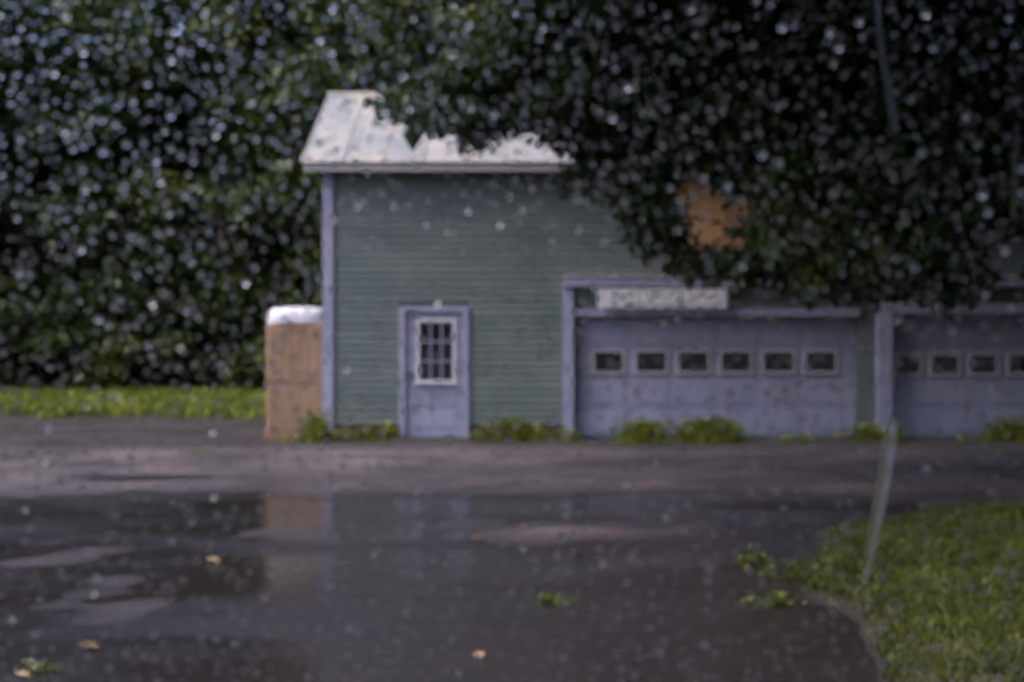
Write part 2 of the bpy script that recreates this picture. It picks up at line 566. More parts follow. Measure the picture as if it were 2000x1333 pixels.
def garage_door(o, wins, wz, nsec=4):
    x0, x1 = o[0] + .03, o[1] - .0
    root = boxes("garage_door", [(x0, x1, .15, .17, .01, o[3])], M_DOORP, B)
    hgt = (o[3] - .02 - .11) / nsec
    for i in range(nsec):
        za = .015 + i * hgt
        zb = za + hgt - .008
        sec = boxes("door_section", [(x0 + .004, x1 - .004, .098, .149, za, zb)], M_DOORP, root, .006)
        if i != 2:
            k = 6
            cw = (x1 - x0 - .3) / k
            for j in range(k):
                xa = x0 + .15 + j * cw + .06
                boxes("raised_panel", [(xa, xa + cw - .12, .091, .0975, za + .07, zb - .07)], M_DOORP, root, .004)
    for (a, b) in wins:
        za, zb = wz
        t = .045
        boxes("window_frame", [(a - t, a, .075, .0975, za - t, zb + t), (b, b + t, .075, .0975, za - t, zb + t),
                               (a, b, .075, .0975, za - t, za), (a, b, .075, .0975, zb, zb + t)], M_RIM, root)
        boxes("pane", [(a + .001, b - .001, .088, .0965, za + .001, zb - .001)], M_GLASS, root)
    boxes("door_handle", [((x0 + x1) / 2 - .09, (x0 + x1) / 2 + .09, .07, .0975, .30, .33)], M_SILVER, root, .008)
    return root


garage_door(g1, [(bx(a), bx(b)) for a, b in ((1162, 1216), (1245, 1301), (1328, 1384), (1411, 1467), (1494, 1551), (1577, 1634))], (bz(726), bz(689)))
garage_door(g2, [(bx(1749 + 75.5 * i), bx(1749 + 75.5 * i + 50)) for i in range(6)], (bz(730), bz(695)))

# man door with nine-pane window
dr = boxes("door", [(bx(793), bx(903), .02, .07, .01, man[3] - .075)], M_DOORP, B)
boxes("door_frame", [(man[0], bx(792), -.035, .09, -.02, man[3]), (bx(904), man[1], -.035, .09, -.02, man[3]), (bx(792), bx(904), -.035, .09, man[3] - .07, man[3])], M_TRIM, B, .004)
wx0, wx1, wz0, wz1 = bx(819), bx(884), bz(744), bz(630)
t = .055
boxes("window_frame", [(wx0 - t, wx0, -.005, .0195, wz0 - t, wz1 + t), (wx1, wx1 + t, -.005, .0195, wz0 - t, wz1 + t),
                       (wx0, wx1, -.005, .0195, wz0 - t, wz0), (wx0, wx1, -.005, .0195, wz1, wz1 + t)], M_WHITE, dr)
boxes("window_sill", [(wx0 - t - .03, wx1 + t + .03, -.03, -.0055, wz0 - t, wz0 - t + .03)], M_WHITE, dr)
pw_, ph_ = (wx1 - wx0) / 3, (wz1 - wz0) / 3
for i in range(3):
    for j in range(3):
        boxes("pane", [(wx0 + i * pw_ + .012, wx0 + (i + 1) * pw_ - .012, .010, .0195, wz0 + j * ph_ + .012, wz0 + (j + 1) * ph_ - .012)], M_GLASS, dr)
boxes("glazing_bar", [(wx0 + i * pw_ - .0115, wx0 + i * pw_ + .0115, .004, .0195, wz0, wz1) for i in (1, 2)], M_TRIM, dr)
boxes("glazing_bar", [(wx0, wx1, .006, .0195, wz0 + j * ph_ - .0115, wz0 + j * ph_ + .0115) for j in (1, 2)], M_TRIM, dr)
for (za, zb) in ((.16, .42), (.5, .76)):
    for (xa, xb) in ((bx(805), bx(844)), (bx(852), bx(891))):
        boxes("raised_panel", [(xa, xb, .012, .0195, za, zb)], M_DOORP, dr, .004)
v, f = tube([(bx(799), -.05, .98), (bx(799), -.02, .98), (bx(799), .019, .98)], [.03, .034, .014], 10)
link("door_knob", mesh_np("door_knob", v, f, True), M_SILVER, dr)
boxes("door_step", [(man[0] + .02, man[1] - .02, -.30, -.036, -.05, .004)], M_FOUND, B)

# plywood hatch under the eave
hp = boxes("hatch", [(hatch[0], hatch[1], .0, .025, hatch[2], hatch[3])], M_PLANK, B)
npk = 6
hw = (hatch[1] - hatch[0]) / npk
for i in range(npk):
    boxes("plank", [(hatch[0] + i * hw + .004, hatch[0] + (i + 1) * hw - .004, -.022 - random.uniform(0, .005), -.0005, hatch[2] + .01, hatch[3] - random.uniform(.01, .02))], M_PLANK, hp)
boxes("batten", [(hatch[0] + .02, hatch[1] - .02, -.05, -.0285, hatch[2] + .1, hatch[2] + .19)], M_PLANK, hp)
boxes("batten", [(hatch[0] + .02, hatch[1] - .02, -.05, -.0285, hatch[3] - .25, hatch[3] - .16)], M_PLANK, hp)

# sign over the first garage door
S = empty("wall_sign", "long white sign board with faint lettering above the garage door", "sign", loc=((bx(1166) + bx(1417)) / 2, D - .17, (bz(566) + bz(604)) / 2))
hw_, hh_ = (bx(1417) - bx(1166)) / 2, (bz(566) - bz(604)) / 2
boxes("sign_board", [(-hw_, hw_, -.02, .01, -hh_, hh_)], M_WHITE, S, .006)
boxes("printed_face", [(-hw_ + .16, hw_ - .16, -.0235, -.0203, -hh_ + .03, hh_ - .03)], M_SIGN, S)
boxes("bracket", [(-hw_ + .2, -hw_ + .24, .0105, .155, -.05, .05)], M_SILVER, S)
boxes("bracket", [(hw_ - .24, hw_ - .2, .0105, .155, -.05, .05)], M_SILVER, S)

# ------------------------------------------------------------------ tall tan cabin with white top
KX0, KX1, KZ = bx(517), bx(629), bz(632)
K = empty("tall_cabin", "tall tan cabin with rounded white top standing at the building's corner", "cabin", loc=((KX0 + KX1) / 2, D + .1, 0))
w2 = (KX1 - KX0) / 2
kb = boxes("body", [(-w2, w2, 0, .95, .08, KZ)], M_TAN, K, .03)
for i in range(6):
    xa = -w2 + .09 + i * (2 * w2 - .18 - .02) / 5
    boxes("rib", [(xa, xa + .02, -.007, -.001, .16, KZ - .12)], M_TAN, K, .002)
boxes("cross_rail", [(-w2 + .02, w2 - .02, -.012, -.0075, KZ * .5 - .03, KZ * .5 + .03)], M_TAN2, K, .002)
boxes("base", [(-w2 - .02, w2 + .02, -.03, .98, -.06, .0795)], M_TAN2, K, .01)
boxes("vent", [(-.16, .16, -.014, -.0075, KZ - .11, KZ - .05)], M_TAN2, K)
V = []
rings = [(1.04, .0), (1.04, .10), (.98, .19), (.80, .245), (.45, .262)]
kk = 24
for s, h in rings:
    for q in range(kk):
        a = 2 * math.pi * q / kk
        ca, sa = math.cos(a), math.sin(a)
        sq = (abs(ca) ** 5 + abs(sa) ** 5) ** (-1 / 5)
        V.append((w2 * s * ca * sq, .475 + .475 * s * sa * sq, KZ + .002 + h))
F = [[i * kk + q, i * kk + (q + 1) % kk, (i + 1) * kk + (q + 1) % kk, (i + 1) * kk + q] for i in range(len(rings) - 1) for q in range(kk)]
link("lid", mesh_np("lid", V, [np.array(F), np.array([[(len(rings) - 1) * kk + q for q in range(kk)]])], True), M_WHITE, K)

# ------------------------------------------------------------------ foliage helpers
def leaves_at(pts, size, seed, droop=.5, spread=.35):
    """one folded diamond leaf per point"""
    r = np.random.default_rng(seed)
    n = len(pts)
    L = (size * np.exp(r.normal(0, .32, n)))[:, None]
    az = r.uniform(0, 2 * math.pi, n)
    el = r.normal(-droop, .55, n)
    d = np.stack([np.cos(az) * np.cos(el), np.sin(az) * np.cos(el), np.sin(el)], 1)
    up = r.normal(0, spread, (n, 3)) + np.array([0, 0, 1.0])
    s = np.cross(d, up); s /= np.linalg.norm(s, axis=1)[:, None] + 1e-9
    nn = np.cross(s, d)
    w = L * .36
    v = np.empty((n, 4, 3))
    v[:, 0] = pts
    v[:, 1] = pts + d * L * .45 + s * w + nn * w * .25
    v[:, 2] = pts + d * L
    v[:, 3] = pts + d * L * .45 - s * w + nn * w * .25
    f = np.arange(n * 4).reshape(n, 4)
    return v.reshape(-1, 3), f


def clump_points(centres, radii, per, seed):
    r = np.random.default_rng(seed)
    n = len(centres) * per
    d = r.normal(0, 1, (n, 3)); d /= np.linalg.norm(d, axis=1)[:, None]
    rad = r.uniform(0, 1, n) ** (1 / 2.2)
    c = np.repeat(centres, per, 0); rr = np.repeat(radii, per)[:, None]
    return c + d * rad[:, None] * rr * np.array([1.15, 1.15, .8])


def broadleaf(base, height, spread, seed, label, group, n_clump=70, per=110, leaf=.24, low=.12, m=None, trunk_r=.2):
    """a tree: tapered trunk, limbs out to the leaf clumps, uneven crown"""
    r = np.random.default_rng(seed)
    root = empty("tree", label, "tree", group, loc=base)
    lean = r.normal(0, .05, 2) * height
    k = 7
    tp = [(lean[0] * (i / (k - 1)) ** 2 + r.normal(0, .05), lean[1] * (i / (k - 1)) ** 2 + r.normal(0, .05), -.15 + (height * .9 + .15) * i / (k - 1)) for i in range(k)]
    tr = [trunk_r * (1 - .85 * i / (k - 1)) * (1.35 if i == 0 else 1) for i in range(k)]
    mbt = MB()
    mbt.add(*tube(tp, tr, 9))
    cs, rs = [], []
    while len(cs) < n_clump:
        h = r.uniform(low, 1.0)
        prof = math.sin(min(1, (h - low * .6) / .38) * math.pi / 2) * (1 - max(0, (h - .62) / .38) ** 2.2) + .2
        a = r.uniform(0, 2 * math.pi)
        q = spread * prof * math.sqrt(r.uniform(.08, 1)) * r.uniform(.75, 1.12)
        cs.append((lean[0] * h * h + q * math.cos(a), lean[1] * h * h + q * math.sin(a), h * height))
        rs.append(r.uniform(.45, 1.0) * spread * .27)
    cs, rs = np.array(cs), np.array(rs)
    for i in range(0, n_clump, 3):
        c = cs[i]
        hz = max(.5, c[2] - np.hypot(c[0], c[1]) * .55)
        j = min(hz / (height * .9), .98)
        p0 = np.array([lean[0] * j * j, lean[1] * j * j, hz])
        mid = (p0 + c) / 2 + r.normal(0, .15, 3)
        mbt.add(*tube([p0, mid, c], [trunk_r * .32 * (1.05 - j), trunk_r * .2 * (1.1 - j), .012], 5))
    mbt.build("trunk", M_BARK, root, True)
    v, f = leaves_at(clump_points(cs, rs, per, seed + 1), leaf, seed + 2)
    link("crown", mesh_np("crown", v, f), m or M_LEAF, root)
    return root


def shrub(base, w, h, seed, label, group=None, per=90, leaf=.14, m=None, n=16):
    r = np.random.default_rng(seed)
    root = empty("shrub", label, "shrub", group, loc=base)
    cs = np.stack([r.normal(0, .42, n) * w, r.normal(0, .32, n) * w, np.abs(r.uniform(.15, .95, n)) * h], 1)
    cs[:, 2] *= 1 - .35 * np.minimum(1, (np.abs(cs[:, 0]) / w) ** 2)
    rs = r.uniform(.18, .34, n) * w
    mbs = MB()
    for c in cs[::2]:
        mbs.add(*tube([(c[0] * .1, c[1] * .1, -.1), (c[0] * .5, c[1] * .5, c[2] * .55), c], [.03, .02, .006], 5))
    mbs.build("stem", M_BARK, root)
    p = clump_points(cs, rs, per, seed + 1)
    p[:, 2] = np.maximum(p[:, 2], .03)
    v, f = leaves_at(p, leaf, seed + 2)
    link("foliage", mesh_np("foliage", v, f), m or M_SHRUB, root)
    return root


# ------------------------------------------------------------------ wood beyond the grass strip and behind the building
GL = "trees in the dark wood beyond the grass strip"
for i, (x, y, h, s) in enumerate([(-44, 42, 14, 4.8), (-38, 38, 14, 4.6), (-32, 43, 15, 4.8), (-27, 44, 13, 4.4), (-21.5, 42, 13.5, 4.2), (-17.5, 43.5, 14.6, 4.4), (-14.2, 41.5, 13.6, 4.0), (-11.2, 44, 14.4, 4.2), (-8.3, 41.5, 13.8, 3.9), (-5.4, 44.5, 14.6, 4.2), (-3.6, 41.0, 15.0, 3.8)]):
    broadleaf((x, y, 0), h, s, 100 + i * 5, "dark leafy tree in the wood beyond the grass strip", GL, n_clump=110, per=110, leaf=.28)
GB = "trees in the dark wood behind the building"
for i, (x, y, h, s) in enumerate([(-2.2, 37, 12.6, 3.6), (1.5, 40, 14.5, 4.0), (5, 36.5, 14, 3.8), (8.8, 39, 16, 4.2), (13, 37, 16, 4.2), (17.5, 41, 17, 4.5), (22.5, 39, 16, 4.5), (16.5, 29, 17, 5.0), (22, 24, 18, 5.4), (27, 33, 17, 5.2), (20.5, 14.5, 18, 5.6)]):
    broadleaf((x, y, 0), h, s, 200 + i * 5, *(("dark leafy tree in the wood rising behind the pale roof", GB) if i < 7 else ("tall dark tree at the yard's edge past the second garage door", "trees at the yard's edge")), n_clump=110, per=110, leaf=.28)  # last four are added out of frame to shade the right and block sky
GS = "dark shrubs along the foot of the wood"
for i, (x, y, w, h) in enumerate([(-19.5, 40, 2.6, 3.2), (-17, 39.6, 2.4, 3.0), (-15, 39.3, 2.2, 3.4), (-13, 39.8, 2.3, 2.6), (-11.2, 39.2, 2.1, 3.3), (-9.4, 39.6, 2.2, 2.9), (-7.6, 39.0, 2.0, 3.4), (-5.9, 39.4, 2.0, 3.0), (-4.2, 38.6, 2.0, 3.2)]):
    shrub((x, y, .03), w, h, 300 + i * 5, "dark leafy shrub at the foot of the wood behind the grass", GS, per=150, leaf=.19, m=M_LEAF, n=22)
# thicket that closes the wood behind the trunks
r = np.random.default_rng(77)
nq = 3000
tc = np.stack([r.uniform(-55, 40, nq), r.uniform(46, 52, nq), r.uniform(.0, 1, nq) * 12.5], 1)
v, f = leaves_at(clump_points(tc, r.uniform(.8, 1.5, nq), 28, 78), .5, 79)
tag(link("thicket", mesh_np("thicket", v, f), M_LEAF), "dense dark thicket deep in the wood between the trunks", "thicket", kind="stuff")

# ------------------------------------------------------------------ big tree hanging over the building from the right
poly = np.array([(1010, -80), (960, 60), (820, 170), (735, 192), (800, 236), (880, 236), (925, 274), (985, 234), (1050, 238), (1110, 272), (1175, 296), (1120, 335), (1115, 352),
                 (1190, 372), (1245, 450), (1262, 490), (1310, 522), (1500, 538), (1560, 560), (1700, 556), (1820, 572), (1878, 612), (1905, 560), (1930, 535), (2120, 525), (2120, -80)], dtype=float)


def inside(px, py, pl):
    n = len(pl); c = np.zeros(len(px), bool); j = n - 1
    for i in range(n):
        xi, yi = pl[i]; xj, yj = pl[j]
        c ^= ((yi > py) != (yj > py)) & (px < (xj - xi) * (py - yi) / (yj - yi + 1e-12) + xi)
        j = i
    return c


r = np.random.default_rng(41)
N = 700000
P = np.stack([r.uniform(-3.6, 17.5, N), r.uniform(5, 19.4, N), r.uniform(2.0, 19, N)], 1)
px = 1000 + P[:, 0] / P[:, 1] * FPX
py = 667 - (P[:, 2] - EYE) / P[:, 1] * FPX
crown = (((P[:, 0] - 9.0) / 8.6) ** 2 + ((P[:, 1] - 17) / 2.6) ** 2 + ((P[:, 2] - 7.4) / 5.6) ** 2 < 1) | ((((P[:, 0] - 7.0) / 10.5) ** 2 + ((P[:, 1] - 13) / 7.5) ** 2 + ((P[:, 2] - 11) / 7.5) ** 2 < 1) & (py < -70))  # second lobe: unseen crown added overhead to darken the right and hide sky
limb = (((P[:, 0] - 2.2) / 4.6) ** 2 + ((P[:, 1] - 17) / 1.6) ** 2 + ((P[:, 2] - 4.6 - .10 * (P[:, 0])) / 2.0) ** 2 < 1)
sweep = (((P[:, 0] - 4.6) / 3.6) ** 2 + ((P[:, 1] - 17) / 1.8) ** 2 + ((P[:, 2] - 3.4) / 1.5) ** 2 < 1)
infr = (px < 2060) & (py > -60)
ok = (crown | limb | sweep) & (~infr | inside(px, py, poly))
holes = [(1362, 362, 62, 50), (1394, 402, 92, 46), (1400, 474, 94, 30), (1600, 272, 34, 26), (1965, 475, 80, 70), (1985, 560, 80, 34)]
for hx, hy, ha, hb in holes:
    ok &= ((px - hx) / ha) ** 2 + ((py - hy) / hb) ** 2 > 1
P = np.concatenate([P[ok & infr][:4600], P[ok & ~infr][:6200]])
rc = np.concatenate([r.uniform(.16, .30, min(4600, (ok & infr).sum())), r.uniform(.4, .65, min(6200, (ok & ~infr).sum()))])
OT = empty("overhanging_tree", "big dark tree whose leafy branches hang over the roof and garage doors", "tree", loc=(0, 0, 0))
ni = min(4600, int((ok & infr).sum()))
pts = np.concatenate([clump_points(P[:ni], rc[:ni], 24, 42), clump_points(P[ni:], rc[ni:], 38, 47)])
qx = 1000 + pts[:, 0] / pts[:, 1] * FPX
qy = 667 - (pts[:, 2] - EYE) / pts[:, 1] * FPX
v, f = leaves_at(pts, np.where(np.arange(len(pts)) < ni * 24, .125, .22), 43, droop=.7)
link("crown", mesh_np("crown", v, f), M_LEAFN, OT)
mb = MB()
tb_ = np.array([10.2, 17.2, -.2])
mb.add(*tube([tb_, (10.1, 17.2, .6), (9.8, 17.1, 3), (9.4, 17.0, 6), (9.2, 17, 9), (9.0, 17, 11.8)], [.52, .38, .33, .26, .16, .05], 12))
for (a, b, c_, ra_) in [((9.7, 17.1, 3.6), (5.5, 17.0, 4.3), (1.0, 17, 4.7), .13), ((9.5, 17, 5), (5, 17.4, 6.3), (.5, 17.3, 6.0), .14), ((9.6, 17, 4.2), (7.0, 16, 4.0), (4.4, 15.6, 3.0), .10),
                        ((9.4, 17, 6.2), (6, 16, 8), (3, 15.7, 9), .12), ((9.3, 17, 7), (11.5, 17.5, 8.6), (14.5, 17.6, 9), .12), ((9.3, 17, 6), (12, 16, 6.6), (15.5, 16.2, 6.2), .12),
                        ((9.2, 17, 8.2), (7, 18, 10), (5, 18.4, 11), .09), ((9.8, 17, 3.2), (7.2, 17.3, 3.1), (5.2, 17.2, 2.4), .08)]:
    a, b, c_ = map(np.array, (a, b, c_))
    mb.add(*tube([a, (a + b) / 2 + (0, 0, .15), b, (b + c_) / 2 + (0, 0, .08), c_], [ra_, ra_ * .85, ra_ * .6, ra_ * .35, .015], 7))
    for q in range(7):
        tt = r.uniform(.25, 1)
        s0 = (a * (1 - tt) + b * tt) if q % 2 else (b * (1 - tt) + c_ * tt)
        e = s0 + r.normal(0, .7, 3) + (-.3, 0, -.1)
        e[2] = max(e[2], s0[2] - .15)
        mb.add(*tube([s0, (s0 + e) / 2 + r.normal(0, .1, 3), e], [ra_ * .3, ra_ * .2, .006], 5))
mb.build("trunk", M_BARK, OT, True)

# ------------------------------------------------------------------ grass
def blades(x, y, z, hgt, seed, width=.012, lean=.5):
    r = np.random.default_rng(seed)
    n = len(x)
    h = hgt * np.exp(r.normal(0, .3, n))
    a = r.uniform(0, 6.283, n); b2 = r.uniform(0, 6.283, n)
    ln = np.abs(r.normal(0, lean, n)) * h
    sx, sy = np.cos(a) * width, np.sin(a) * width
    dx, dy = np.cos(b2) * ln, np.sin(b2) * ln
    v = np.empty((n, 5, 3))
    v[:, 0] = np.stack([x - sx, y - sy, z - .01], 1)
    v[:, 1] = np.stack([x + sx, y + sy, z - .01], 1)
    v[:, 2] = np.stack([x + sx * .8 + dx * .35, y + sy * .8 + dy * .35, z + h * .6], 1)
    v[:, 3] = np.stack([x - sx * .8 + dx * .35, y - sy * .8 + dy * .35, z + h * .6], 1)
    v[:, 4] = np.stack([x + dx, y + dy, z + h * .95], 1)
    i = np.arange(n)[:, None] * 5
    return v.reshape(-1, 3), [i + np.array([[0, 1, 2, 3]]), i + np.array([[3, 2, 4]])]


r = np.random.default_rng(55)
n = 45000
x = r.uniform(-24, -2.9, n); y = r.uniform(26.5, 41, n)
keep = y > 27.3 + .8 * nz_edge(x * 1.3, y) + np.where(x < -9, 1.2, 0)
x, y = x[keep], y[keep]
v, f = blades(x, y, ground_h(x, y), .16, 56, width=.03, lean=.6)
tag(link("grass", mesh_np("grass", v, f), M_GRASS), "strip of bright green grass in front of the wood", "grass", kind="stuff")
n = 150000
x = r.uniform(1.0, 9, n); y = r.uniform(4.5, 13, n)
keep = (bank_mask(x, y) + .10 * nz_big(x * 2, y * 2) > r.uniform(.02, .34, n)) & (ground_h(x, y) > WATER + .004) & (bank_mask(x, y) > .03)
x, y = x[keep], y[keep]
v, f = blades(x, y, ground_h(x, y), .045 * (1 + .5 * nz_big(x * 1.5, y * 1.5).clip(-1, 1)), 57, width=.0065, lean=1.3)
tag(link("grass", mesh_np("grass", v, f), M_MOSS), "low mossy grass covering the bank beside the puddle", "grass", kind="stuff")


def weed(base, w, h, n, seed, label, group=None, depth=.25, broad=.4, m=None, leaf=.075):
    r = np.random.default_rng(seed)
    o = empty("weed_clump", label, "weeds", group, loc=base)
    x, y = r.normal(0, .40, n) * w, r.normal(0, .4, n) * depth
    hh = h * (1 - .5 * np.minimum(1, (np.abs(x) / w) ** 2))
    v, f = blades(x, y, np.full(n, -.02), 1, seed, width=.012, lean=.45)
    v = v.reshape(n, 5, 3)
    b0 = np.stack([x, y, np.full(n, -.02)], 1)[:, None]
    v = b0 + (v - b0) * np.concatenate([np.repeat(np.clip(hh * .8, .05, 1)[:, None, None], 5, 1)] * 3, 2)
    v[:, :2] = b0 + (v[:, :2] - b0) * 2.4
    tag(link("blade_tuft", mesh_np("blade_tuft", v.reshape(-1, 3), f), m or M_GRASS, o), kind="stuff")
    nl = int(n * broad)
    lx, ly = r.normal(0, .38, nl) * w, r.normal(0, .38, nl) * depth
    lz = r.uniform(.05, .85, nl) * h * (1 - .5 * np.minimum(1, (np.abs(lx) / w) ** 2))
    v, f = leaves_at(np.stack([lx, ly, lz], 1), leaf, seed + 1, droop=.1)
    tag(link("leaf_spray", mesh_np("leaf_spray", v, f), M_WEED if m is None else M_TUFT, o), kind="stuff")
    return o


for i, (pxc, d, w, h, n, lab, *br) in enumerate([
    (612, 21.3, .26, .46, 600, "yellow-green weeds at the foot of the tan cabin"),
    (575, 20.9, .35, .12, 120, "low sparse weeds before the tan cabin's base"),
    (735, 21.6, .42, .30, 700, "weeds along the wall between cabin and entrance door"),
    (665, 21.7, .25, .2, 140, "small weeds below the lilac corner board"),
    (985, 21.6, .50, .40, 800, "tall dark weeds beside the entrance door"),
    (1050, 21.5, .22, .26, 180, "bright weeds between entrance door and garage post"),
    (1110, 21.3, .22, .22, 170, "yellowish weeds at the foot of the first garage post"),
    (1245, 21.2, .45, .38, 2600, "bright grass clump growing before the first garage door", .12),
    (1370, 21.2, .62, .40, 3600, "thick bright grass below the first door's middle windows", .12),
    (1690, 21.5, .45, .30, 330, "weeds at the wall between the two garage doors"),
    (1740, 21.2, .25, .25, 200, "yellow weeds at the foot of the second garage post"),
    (1560, 21.3, .5, .10, 160, "thin low weeds at the first garage door's end"),
    (1975, 21.3, .6, .42, 1100, "green weed clump before the second garage door"),
]):
    xx = (pxc - 1000) / FPX * d
    weed((xx, d, float(ground_h(np.array([xx]), np.array([d]))[0])), w, h, n, 500 + i * 3, lab, broad=br[0] if br else .4)
for i, (pxc, pyc, w, h, n, lab) in enumerate([
    (1465, 1092, .18, .13, 150, "small yellow-green tuft standing in mud off the bank"),
    (1555, 1120, .26, .15, 240, "yellow-green tuft at the grassy bank's edge"),
    (1510, 1165, .22, .08, 120, "faint low tuft nearest the puddle below the bank"),
    (1078, 1160, .13, .05, 90, "flat green weed lying in the middle of the puddle"),
    (75, 1292, .13, .06, 90, "yellow-green weed in the near corner of the puddle"),
    (385, 880, .30, .10, 90, "low green weed on the track before the grass strip"),
]):
    d = EYE * FPX / (pyc + 8 - 667)
    xx = (pxc - 1000) / FPX * d
    weed((xx, d, max(float(ground_h(np.array([xx]), np.array([d]))[0]), WATER)), w, h, n, 600 + i * 3, lab, depth=.12, broad=.7, m=M_MOSS, leaf=.035)

# ------------------------------------------------------------------ fallen leaves
def fallen_leaf(px, py, size, col, label, rot):
    d = EYE * FPX / (py - 667)
    xx = (px - 1000) / FPX * d
    zz = max(float(ground_h(np.array([xx]), np.array([d]))[0]), WATER) + .012
    u = np.linspace(0, 1, 9)
    size = size * .8
    col = tuple(c * .75 for c in col)
    w = np.sin(np.pi * u ** .8) * .34 * (1 + .25 * np.cos(u * 19))
    V, F = [], []
    for i in range(9):
        for s in (-1, -.5, 0, .5, 1):
            V.append((w[i] * s * size, (u[i] - .5) * size, size * (.22 * abs(s) ** 1.5 * w[i] * 2.2 + .25 * (u[i] - .5) ** 2)))
    for i in range(8):
        for s in range(4):
            F.append([i * 5 + s, i * 5 + s + 1, i * 5 + s + 6, i * 5 + s + 5])
    o = link("fallen_leaf", mesh_np("fallen_leaf", V, np.array(F), True), nmat("fallen_leaf_" + label.split()[0], col, tuple(c * .6 for c in col), scale=30, rough=.4), None, (xx, d, zz))
    md = o.modifiers.new("thickness", 'SOLIDIFY'); md.thickness = .0015
    o.rotation_euler = (R(12), R(-8), rot)
    tag(o, label, "leaf", "fallen leaves on the puddle")


fallen_leaf(415, 1091, .15, (.42, .30, .10), "yellow fallen leaf on the dark water before the tan cabin's reflection", .9)
fallen_leaf(931, 1050, .13, (.42, .19, .08), "orange fallen leaf on the mud below the entrance door", 1.9)
fallen_leaf(1022, 1032, .12, (.26, .08, .045), "dark red fallen leaf on the mud nearest the building", .4)
fallen_leaf(1126, 1077, .15, (.40, .22, .06), "amber fallen leaf on the water below the garage post", 2.6)
fallen_leaf(936, 1274, .10, (.50, .34, .18), "tan fallen leaf on the near water at the frame's bottom middle", .2)
fallen_leaf(42, 1312, .10, (.50, .36, .16), "pale fallen leaf at the bottom corner beside a weed", 1.2)
fallen_leaf(172, 1258, .14, (.26, .19, .06), "olive brown fallen leaf on near mud", 1.6)

# ------------------------------------------------------------------ wet window pane with rain
PY0 = .600
PHW, PZ0, PZ1 = .60, 1.06, 1.94
tag(boxes("window_pane", [(-PHW, PHW, PY0, PY0 + .005, PZ0, PZ1)], M_CLEAR),
    "clear window pane covered in raindrops, between viewer and yard", "window pane")
YF = PY0 + .0052


def cap_mesh(r, seg=12, theta=46, rs=(1.0, .8, .5, .22)):
    """unit drop: radius 1, flat side towards -Y, slightly lopsided outline"""
    th = R(theta)
    Rr = 1 / math.sin(th)
    wob = 1 + .10 * np.cos(2 * np.arange(seg) * 2 * math.pi / seg + r.uniform(0, 6)) + .05 * np.cos(3 * np.arange(seg) * 2 * math.pi / seg + r.uniform(0, 6))
    V = []
    for q in rs:
        for k in range(seg):
            a = 2 * math.pi * k / seg
            rad = q * wob[k]
            yy = math.sqrt(max(Rr ** 2 - q * q, 0)) - Rr * math.cos(th)
            V.append((rad * math.cos(a), yy, rad * math.sin(a)))
    V.append((0, Rr - Rr * math.cos(th), 0))
    nb = len(V)
    for k in range(seg):
        a = 2 * math.pi * k / seg
        V.append((wob[k] * math.cos(a), 0, wob[k] * math.sin(a)))
    quads = np.array([[i * seg + (k + 1) % seg, i * seg + k, (i + 1) * seg + k, (i + 1) * seg + (k + 1) % seg] for i in range(len(rs) - 1) for k in range(seg)])
    tris = np.array([[(len(rs) - 1) * seg + (k + 1) % seg, (len(rs) - 1) * seg + k, nb - 1] for k in range(seg)])
    bottom = np.array([[nb + k for k in range(seg)]])
    return np.array(V), quads, tris, bottom


trails = [  # path in pane pixels, widths in pixels
    ([(1709, -120), (1716, 60), (1730, 150), (1742, 215), (1750, 262)], [9, 11, 12, 17, 13]),
    ([(1742, 815), (1736, 880), (1722, 960), (1706, 1050), (1694, 1115), (1689, 1135)], [16, 20, 19, 15, 10, 4]),
    ([(1986, 235), (1984, 330), (1979, 440)], [4, 7, 6]),
]
pane_xz = lambda px, py: ((px - 1000) / FPX * YF, EYE - (py - 667) / FPX * YF)

r = np.random.default_rng(2024)
DENS = 64000
nd = int(DENS * 2 * (PHW - .01) * (PZ1 - PZ0 - .02))
dx = r.uniform(-PHW + .01, PHW - .01, nd); dz = r.uniform(PZ0 + .01, PZ1 - .01, nd)
rad = .00088 * np.exp(r.normal(-.10, .45, nd)); rad = np.clip(rad, .0003, .0017)
# no two drops overlap: the larger swallows the smaller; none on a trail
cell = {}
keep = np.zeros(nd, bool)
for i in np.argsort(-rad):
    cx, cz = int(dx[i] / .005), int(dz[i] / .005)
    hit = False
    for a in (-1, 0, 1):
        for b2 in (-1, 0, 1):
            for j in cell.get((cx + a, cz + b2), ()):
                if (dx[i] - dx[j]) ** 2 + (dz[i] - dz[j]) ** 2 < (1.15 * (rad[i] + rad[j])) ** 2:
                    hit = True
    if not hit:
        keep[i] = True
        cell.setdefault((cx, cz), []).append(i)
for path, wd in trails:
    pp = np.array([pane_xz(*p) for p in path])
    for a, b2 in zip(pp[:-1], pp[1:]):
        ab = b2 - a
        t_ = np.clip(((dx - a[0]) * ab[0] + (dz - a[1]) * ab[1]) / (ab @ ab), 0, 1)
        keep &= np.hypot(dx - a[0] - t_ * ab[0], dz - a[1] - t_ * ab[1]) > max(wd) / 2 / FPX * YF + rad
dx, dz, rad = dx[keep], dz[keep], rad[keep]
dep = r.uniform(.75, 1.25, len(dx))
infr = (np.abs(dx) < .5 * 2000 / FPX * YF * .99) & (np.abs(dz - EYE) < .5 * 1333 / FPX * YF * .985)
big = set(np.array(sorted(np.nonzero(infr)[0], key=lambda i: -rad[i])[:300]).tolist())
variants = [cap_mesh(r) for _ in range(8)]
vm = []
for V, q, t3, bt in variants:
    me = mesh_np("raindrop", V, [q, t3, bt], True)
    me.materials.append(M_DROP)
    vm.append(me)
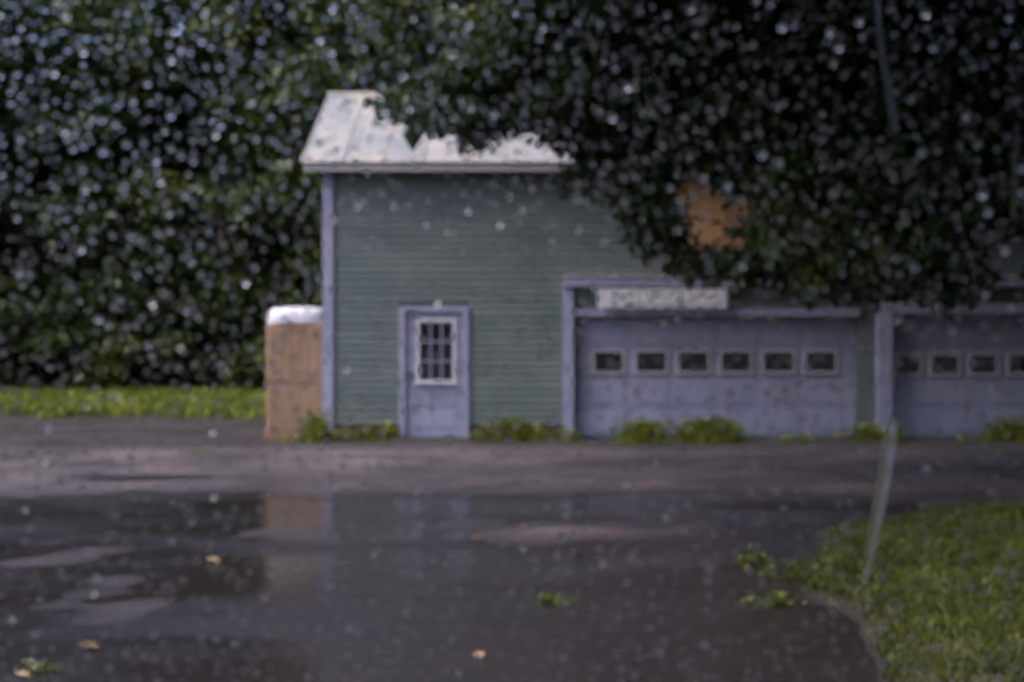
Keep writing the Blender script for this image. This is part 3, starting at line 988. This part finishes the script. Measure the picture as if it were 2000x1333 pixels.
for i in sorted(big):
    o = link("raindrop", vm[i % 8], None, None, (dx[i], YF, dz[i]))
    o.scale = (rad[i], rad[i] * dep[i], rad[i])
    o.rotation_euler = (0, r.uniform(0, 6.28), 0)
    tag(o, "large raindrop clinging to the window pane", "raindrop", "large raindrops on the window pane")
rest = np.array([i for i in range(len(dx)) if i not in big])
small = [cap_mesh(r, seg=7, rs=(1.0, .62)) for _ in range(12)]
vs, qs, ts, bs, off = [], [], [], [], 0
for k in range(12):
    ids = rest[k::12]
    V, q, t3, bt = small[k]
    W = V[None] * np.stack([rad[ids], rad[ids] * dep[ids], rad[ids]], 1)[:, None] + np.stack([dx[ids], np.full(len(ids), YF), dz[ids]], 1)[:, None]
    o3 = (off + np.arange(len(ids)) * len(V))[:, None, None]
    vs.append(W.reshape(-1, 3)); qs.append((q[None] + o3).reshape(-1, 4)); ts.append((t3[None] + o3).reshape(-1, 3)); bs.append((bt[None] + o3).reshape(-1, 7))
    off += len(ids) * len(V)
tag(link("raindrops", mesh_np("raindrops", np.concatenate(vs), [np.concatenate(qs), np.concatenate(ts), np.concatenate(bs)], True), M_DROP),
    "countless small raindrops scattered over the window pane", "raindrops", kind="stuff")

for (path, wd), bulge, lab in zip(trails, (.36, .62, .4), ("water run sliding down the pane before the overhanging tree", "tapering water run on the pane from garage post to grassy bank", "hair-thin water run near the pane's dark upper edge")):
    pp = np.array([pane_xz(*p) for p in path]); ww = np.array(wd) / FPX * YF / 2
    n = 40
    tq = np.linspace(0, len(pp) - 1, n)
    cx = np.interp(tq, range(len(pp)), pp[:, 0]); cz = np.interp(tq, range(len(pp)), pp[:, 1]); cw = np.interp(tq, range(len(pp)), ww)
    cw = cw * np.minimum(1, np.minimum((tq + .02) * 6, (len(pp) - 1 - tq + .02) * 6) ** .5)
    cw *= 1 + .06 * np.sin(np.arange(n) * 1.1)
    tx, tz = np.gradient(cx), np.gradient(cz); L = np.hypot(tx, tz)
    sx, sz = -tz / L, tx / L
    mseg = 9
    V = []
    for i in range(n):
        for k in range(mseg):
            s = -1 + 2 * k / (mseg - 1)
            V.append((cx[i] + sx[i] * cw[i] * s, YF + cw[i] * bulge * (1 - s * s), cz[i] + sz[i] * cw[i] * s))
    nb = len(V)
    for i in range(n):
        for s in (-1, 1):
            V.append((cx[i] + sx[i] * cw[i] * s, YF, cz[i] + sz[i] * cw[i] * s))
    F = [[i * mseg + k, i * mseg + k + 1, (i + 1) * mseg + k + 1, (i + 1) * mseg + k] for i in range(n - 1) for k in range(mseg - 1)]
    F += [[nb + 2 * i + 1, nb + 2 * i, nb + 2 * i + 2, nb + 2 * i + 3] for i in range(n - 1)]
    # make the bulge face outwards
    me = mesh_np("water_run", V, np.array(F), True)
    if me.polygons[(n // 2) * (mseg - 1) + 4].normal.y < 0:
        me.flip_normals()
    tag(link("water_run", me, M_DROP), lab, "water run")
